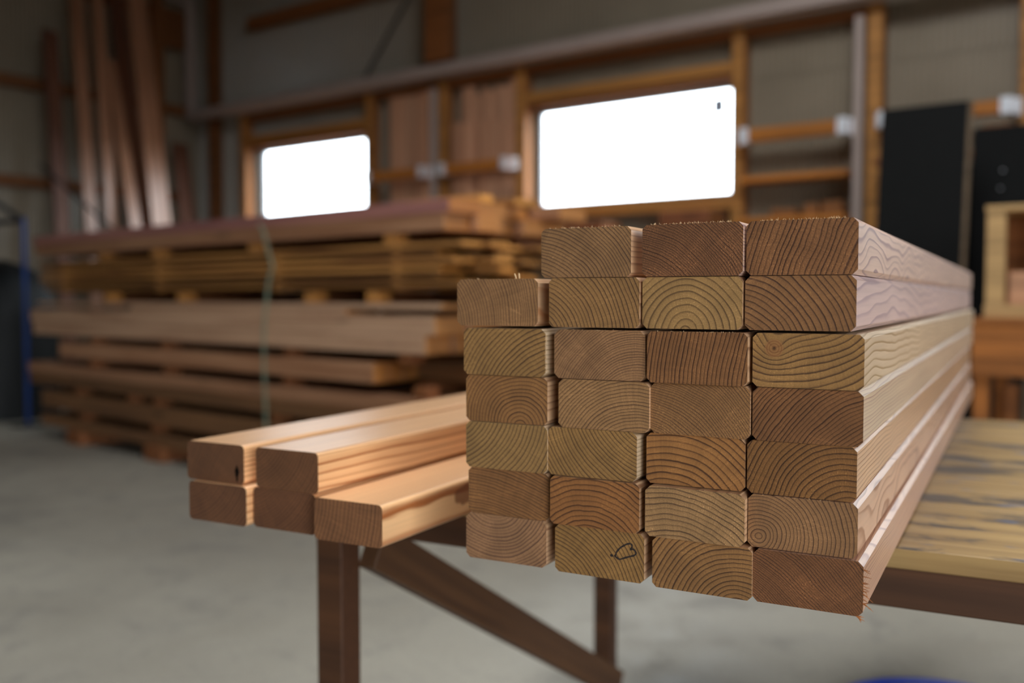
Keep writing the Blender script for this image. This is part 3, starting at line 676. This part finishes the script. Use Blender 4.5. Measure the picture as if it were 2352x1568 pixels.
# ------------------------------------------------------------------ tall planks leaning in the far corner
M['tall'] = lumber_mat('tall_plank', c255(168, 120, 92), c255(150, 96, 60), .12, .3, c255(130, 88, 62))
M['talld'] = lumber_mat('tall_dark_plank', c255(110, 66, 44), c255(110, 70, 46), .15, .6)
def lean(y_low, y_top, x_low, z_top, w, th, yawd, mat, label):
    """Plank from the floor to the left wall; y_low is where it crosses z 1.7."""
    x_top = -8.62
    sl = (x_top - x_low) / (z_top - 1.7); sly = (y_top - y_low) / (z_top - 1.7)
    p0 = Vector((x_low - sl * 1.7, y_low - sly * 1.7, .02)); p1 = Vector((x_top, y_top, z_top))
    d = (p1 - p0); L = d.length; d.normalize()
    wv = Vector((math.cos(R(yawd)), math.sin(R(yawd)), 0)); wv = (wv - d * wv.dot(d)).normalized(); nv = d.cross(wv)
    o = obj('tall_plank', nb((0, -w / 2, -th / 2), (L, w / 2, th / 2), .003), mat)
    o.matrix_world = Matrix(((d.x, wv.x, nv.x, p0.x), (d.y, wv.y, nv.y, p0.y), (d.z, wv.z, nv.z, p0.z), (0, 0, 0, 1)))
    tag(o, label, 'plank', 'tall planks leaning in the far corner')
lean(4.60, 4.62, -8.45, 3.45, .15, .03, 100, M['talld'], 'dark short-topped plank, leftmost of the leaning tall planks')
lean(4.86, 4.86, -8.40, 4.10, .14, .035, 96, M['tall'], 'tall plank second from the left in the far corner')
lean(5.04, 5.07, -8.36, 4.20, .13, .035, 104, M['tall'], 'tall yellowish plank third from the left in the far corner')
lean(5.22, 5.21, -8.27, 3.30, .13, .035, 98, M['tall'], 'tall pinkish plank with a low top, fourth in the far corner')
lean(5.40, 5.24, -8.43, 4.35, .14, .04, 20, M['talld'], 'dark tall plank between the two brightest leaning planks')
lean(5.53, 5.46, -8.31, 4.40, .24, .04, 100, M['tall'], 'widest brightest tall plank leaning in the far corner')
lean(5.70, 5.58, -8.52, 3.30, .16, .03, 95, M['tall'], 'tall plank just behind the widest bright one')
lean(5.98, 5.97, -8.50, 2.60, .20, .03, 100, M['talld'], 'short dull plank, rightmost of the leaning planks')

# ------------------------------------------------------------------ far left: blue post with arms, covered machine enlarged to stand for shadow
p = thing('blue_stand', 'slim blue upright with black arms left of the big lumber stack', 'stand', (-7.41, 3.73, 0))
obj('upright', nb((-.014, -.014, .012), (.014, .014, 1.62), .003), M['blue'], p)
obj('foot', nb((-.1, -.1, 0), (.1, .1, .0115), .003), M['blackrod'], p)
bm = tube(bmesh.new(), [(0, 0, 1.60), (-.10, -.10, 1.70), (-.3, -.3, 1.90)], .02); obj('arm', bm, M['blackrod'], p)
bm = tube(bmesh.new(), [(0, -.02, 1.60), (-.3, -.3, 1.55)], .02); obj('arm', bm, M['blackrod'], p)
bm = bmesh.new(); prof = []
for i in range(17):
    f = i / 16; r_ = 1.0 if f < .72 else math.sqrt(max(0, 1 - ((f - .72) / .28) ** 2)) * .92 + .08 * (1 - f)
    prof.append((f * 1.32, max(r_, .05)))
rings = []
for z, r_ in prof:
    rings.append([bm.verts.new((.42 * r_ * (abs(math.cos(a)) ** .6) * math.copysign(1, math.cos(a)) * (1 + .03 * math.sin(7 * a + z * 3)), .34 * r_ * (abs(math.sin(a)) ** .6) * math.copysign(1, math.sin(a)) * (1 + .03 * math.cos(6 * a)), z)) for a in [2 * math.pi * k / 32 for k in range(32)]])
for a_, b_ in zip(rings, rings[1:]):
    for k in range(32): bm.faces.new((a_[k], a_[(k + 1) % 32], b_[(k + 1) % 32], b_[k]))
bm.faces.new(rings[-1])
o = obj('covered_machine_shadow', bm, plain_mat('tarpaulin_shadow_black', (.008, .009, .009, 1), .6, 0, .3, .3, 6), None, (-8.16, 3.92, 0), 0, True)  # black bulk enlarged to take in the shadow around the machine
tag(o, 'black tarpaulin-covered machine with shadow shaped in, at the far left edge', 'covered machine')

# ------------------------------------------------------------------ right: black board, bench, rack
def leaning_board(x0, x1, y_b, y_t, z_t, th, label, edge):
    w = thing('black_board' , label, 'board', (x0, y_b, 0))
    ang = math.atan2(y_t - y_b, z_t)
    L = math.hypot(y_t - y_b, z_t)
    o1 = obj('face', nb((0, 0, .001), (x1 - x0 - .006, th, L), .002), M['black'], w); o2 = obj('edge_strip', nb((x1 - x0 - .0055, .002, .001), (x1 - x0 + .012, th + .004, L), .001), edge, w)
    for o in (o1, o2): o.rotation_euler = (-ang, 0, 0)
    return w
M['edge'] = lumber_mat('board_edge_wood', c255(120, 98, 72), c255(120, 98, 72), .05, .6)
leaning_board(-1.50, -1.045, 5.35, 5.62, 2.065, .04, 'tall matt black board leaning beside the right-hand post', M['edge'])
b = leaning_board(-1.10, -.78, 5.80, 6.05, 1.98, .03, 'second dark board half hidden behind the tall black board', M['edge'])
for x, z in ((.155, 1.62), (.165, 1.72)):
    bm = bmesh.new(); bmesh.ops.create_uvsphere(bm, u_segments=10, v_segments=6, radius=.007); obj('screw', bm, M['galv'], b, (x, .19, z), 0, True)
M['bench'] = lumber_mat('bench_wood', c255(172, 104, 46), c255(160, 100, 50), .12, .55)
M['rackw'] = lumber_mat('rack_wood', c255(200, 160, 106), c255(190, 150, 100), .08, .55)
bn = thing('workbench', 'orange-brown plank workbench beyond the table on the right', 'bench', (-.80, 4.45, 0))
obj('worktop', nb((0, 0, .885), (1.7, .62, .915), .003), M['bench'], bn)
for i in range(3): obj('front_plank', nb((.0, .004, .667 + i * .0725), (1.7, .028, .667 + (i + 1) * .0725 - .003), .002), M['bench'], bn)
for x in (.005, .82, 1.63):
    for y in (.03, .55): obj('leg', nb((x, y, 0), (x + .06, y + .06, .884), .003), M['bench'], bn)
obj('lower_shelf', nb((.07, .095, .20), (1.62, .54, .225), .002), M['post_dark'], bn)
for i, (x, h, w) in enumerate(((.11, .40, .05), (.20, .36, .035), (.28, .42, .06), (.38, .33, .04))):
    tag(obj('stored_batten', nb((-.80 + x, 4.60, .2255), (-.80 + x + w, 4.68, .2255 + h), .002), M['post_dark']), 'short dark batten standing on the shelf under the workbench, %s from the left' % ('first', 'second', 'third', 'fourth')[i], 'batten')
rk = thing('wooden_rack', 'pale open wooden rack standing on the orange workbench', 'rack', (-.765, 4.50, .9155))
obj('base', nb((0, 0, 0), (.62, .3, .055), .002), M['rackw'], rk)
for x in (.005, .285, .54):
    obj('upright', nb((x, .002, .0555), (x + .075, .03, .455), .002), M['rackw'], rk)
obj('top_bar', nb((0, .0, .4555), (.62, .3, .478), .002), M['rackw'], rk)
obj('back_panel', nb((.005, .285, .0555), (.615, .298, .4545), .001), M['post_dark'], rk)
tag(obj('wood_block', nb((-.675, 4.54, .971), (-.595, 4.62, 1.11), .003), lumber_mat('pink_block_wood', c255(205, 150, 112), c255(190, 140, 100), .05, .6)), 'pinkish upright block inside the pale wooden rack', 'block')
cb = thing('wall_box', 'small brown wooden box on the wall right of the black board', 'box', (-1.07, 6.12, 1.86))
obj('body', nb((0, 0, 0), (.16, .14, .13), .003), M['offcut'], cb); obj('lid', nb((-.004, -.004, .1305), (.164, .144, .142), .002), M['post_dark'], cb)
tag(obj('wall_shelf', nb((-1.67, 6.08, 1.818), (-.91, 6.375, 1.8595), .003), M['post_dark']), 'dark shelf carrying the small box behind the black boards', 'shelf')
tag(obj('backing_panel', nb((-1.675, 6.30, .4), (-.91, 6.375, 1.80), .003), M['black']), 'black panel fixed between the right-hand posts below the shelf', 'panel')

# ------------------------------------------------------------------ blue hose coil on the floor
bm = bmesh.new(); path = []
for i in range(66):
    a = 2 * math.pi * i / 60 + 3.6; r_ = .30 - .035 * (i / 60) + .006 * math.sin(a * 1.3)
    path.append((r_ * math.cos(a), r_ * math.sin(a), .0093))
tube(bm, path, .009, 10)
tag(obj('hose_coil', bm, M['hose'], None, (-.45, 2.325, 0), 0, True), 'coiled blue hose lying on the concrete floor under the table', 'hose')
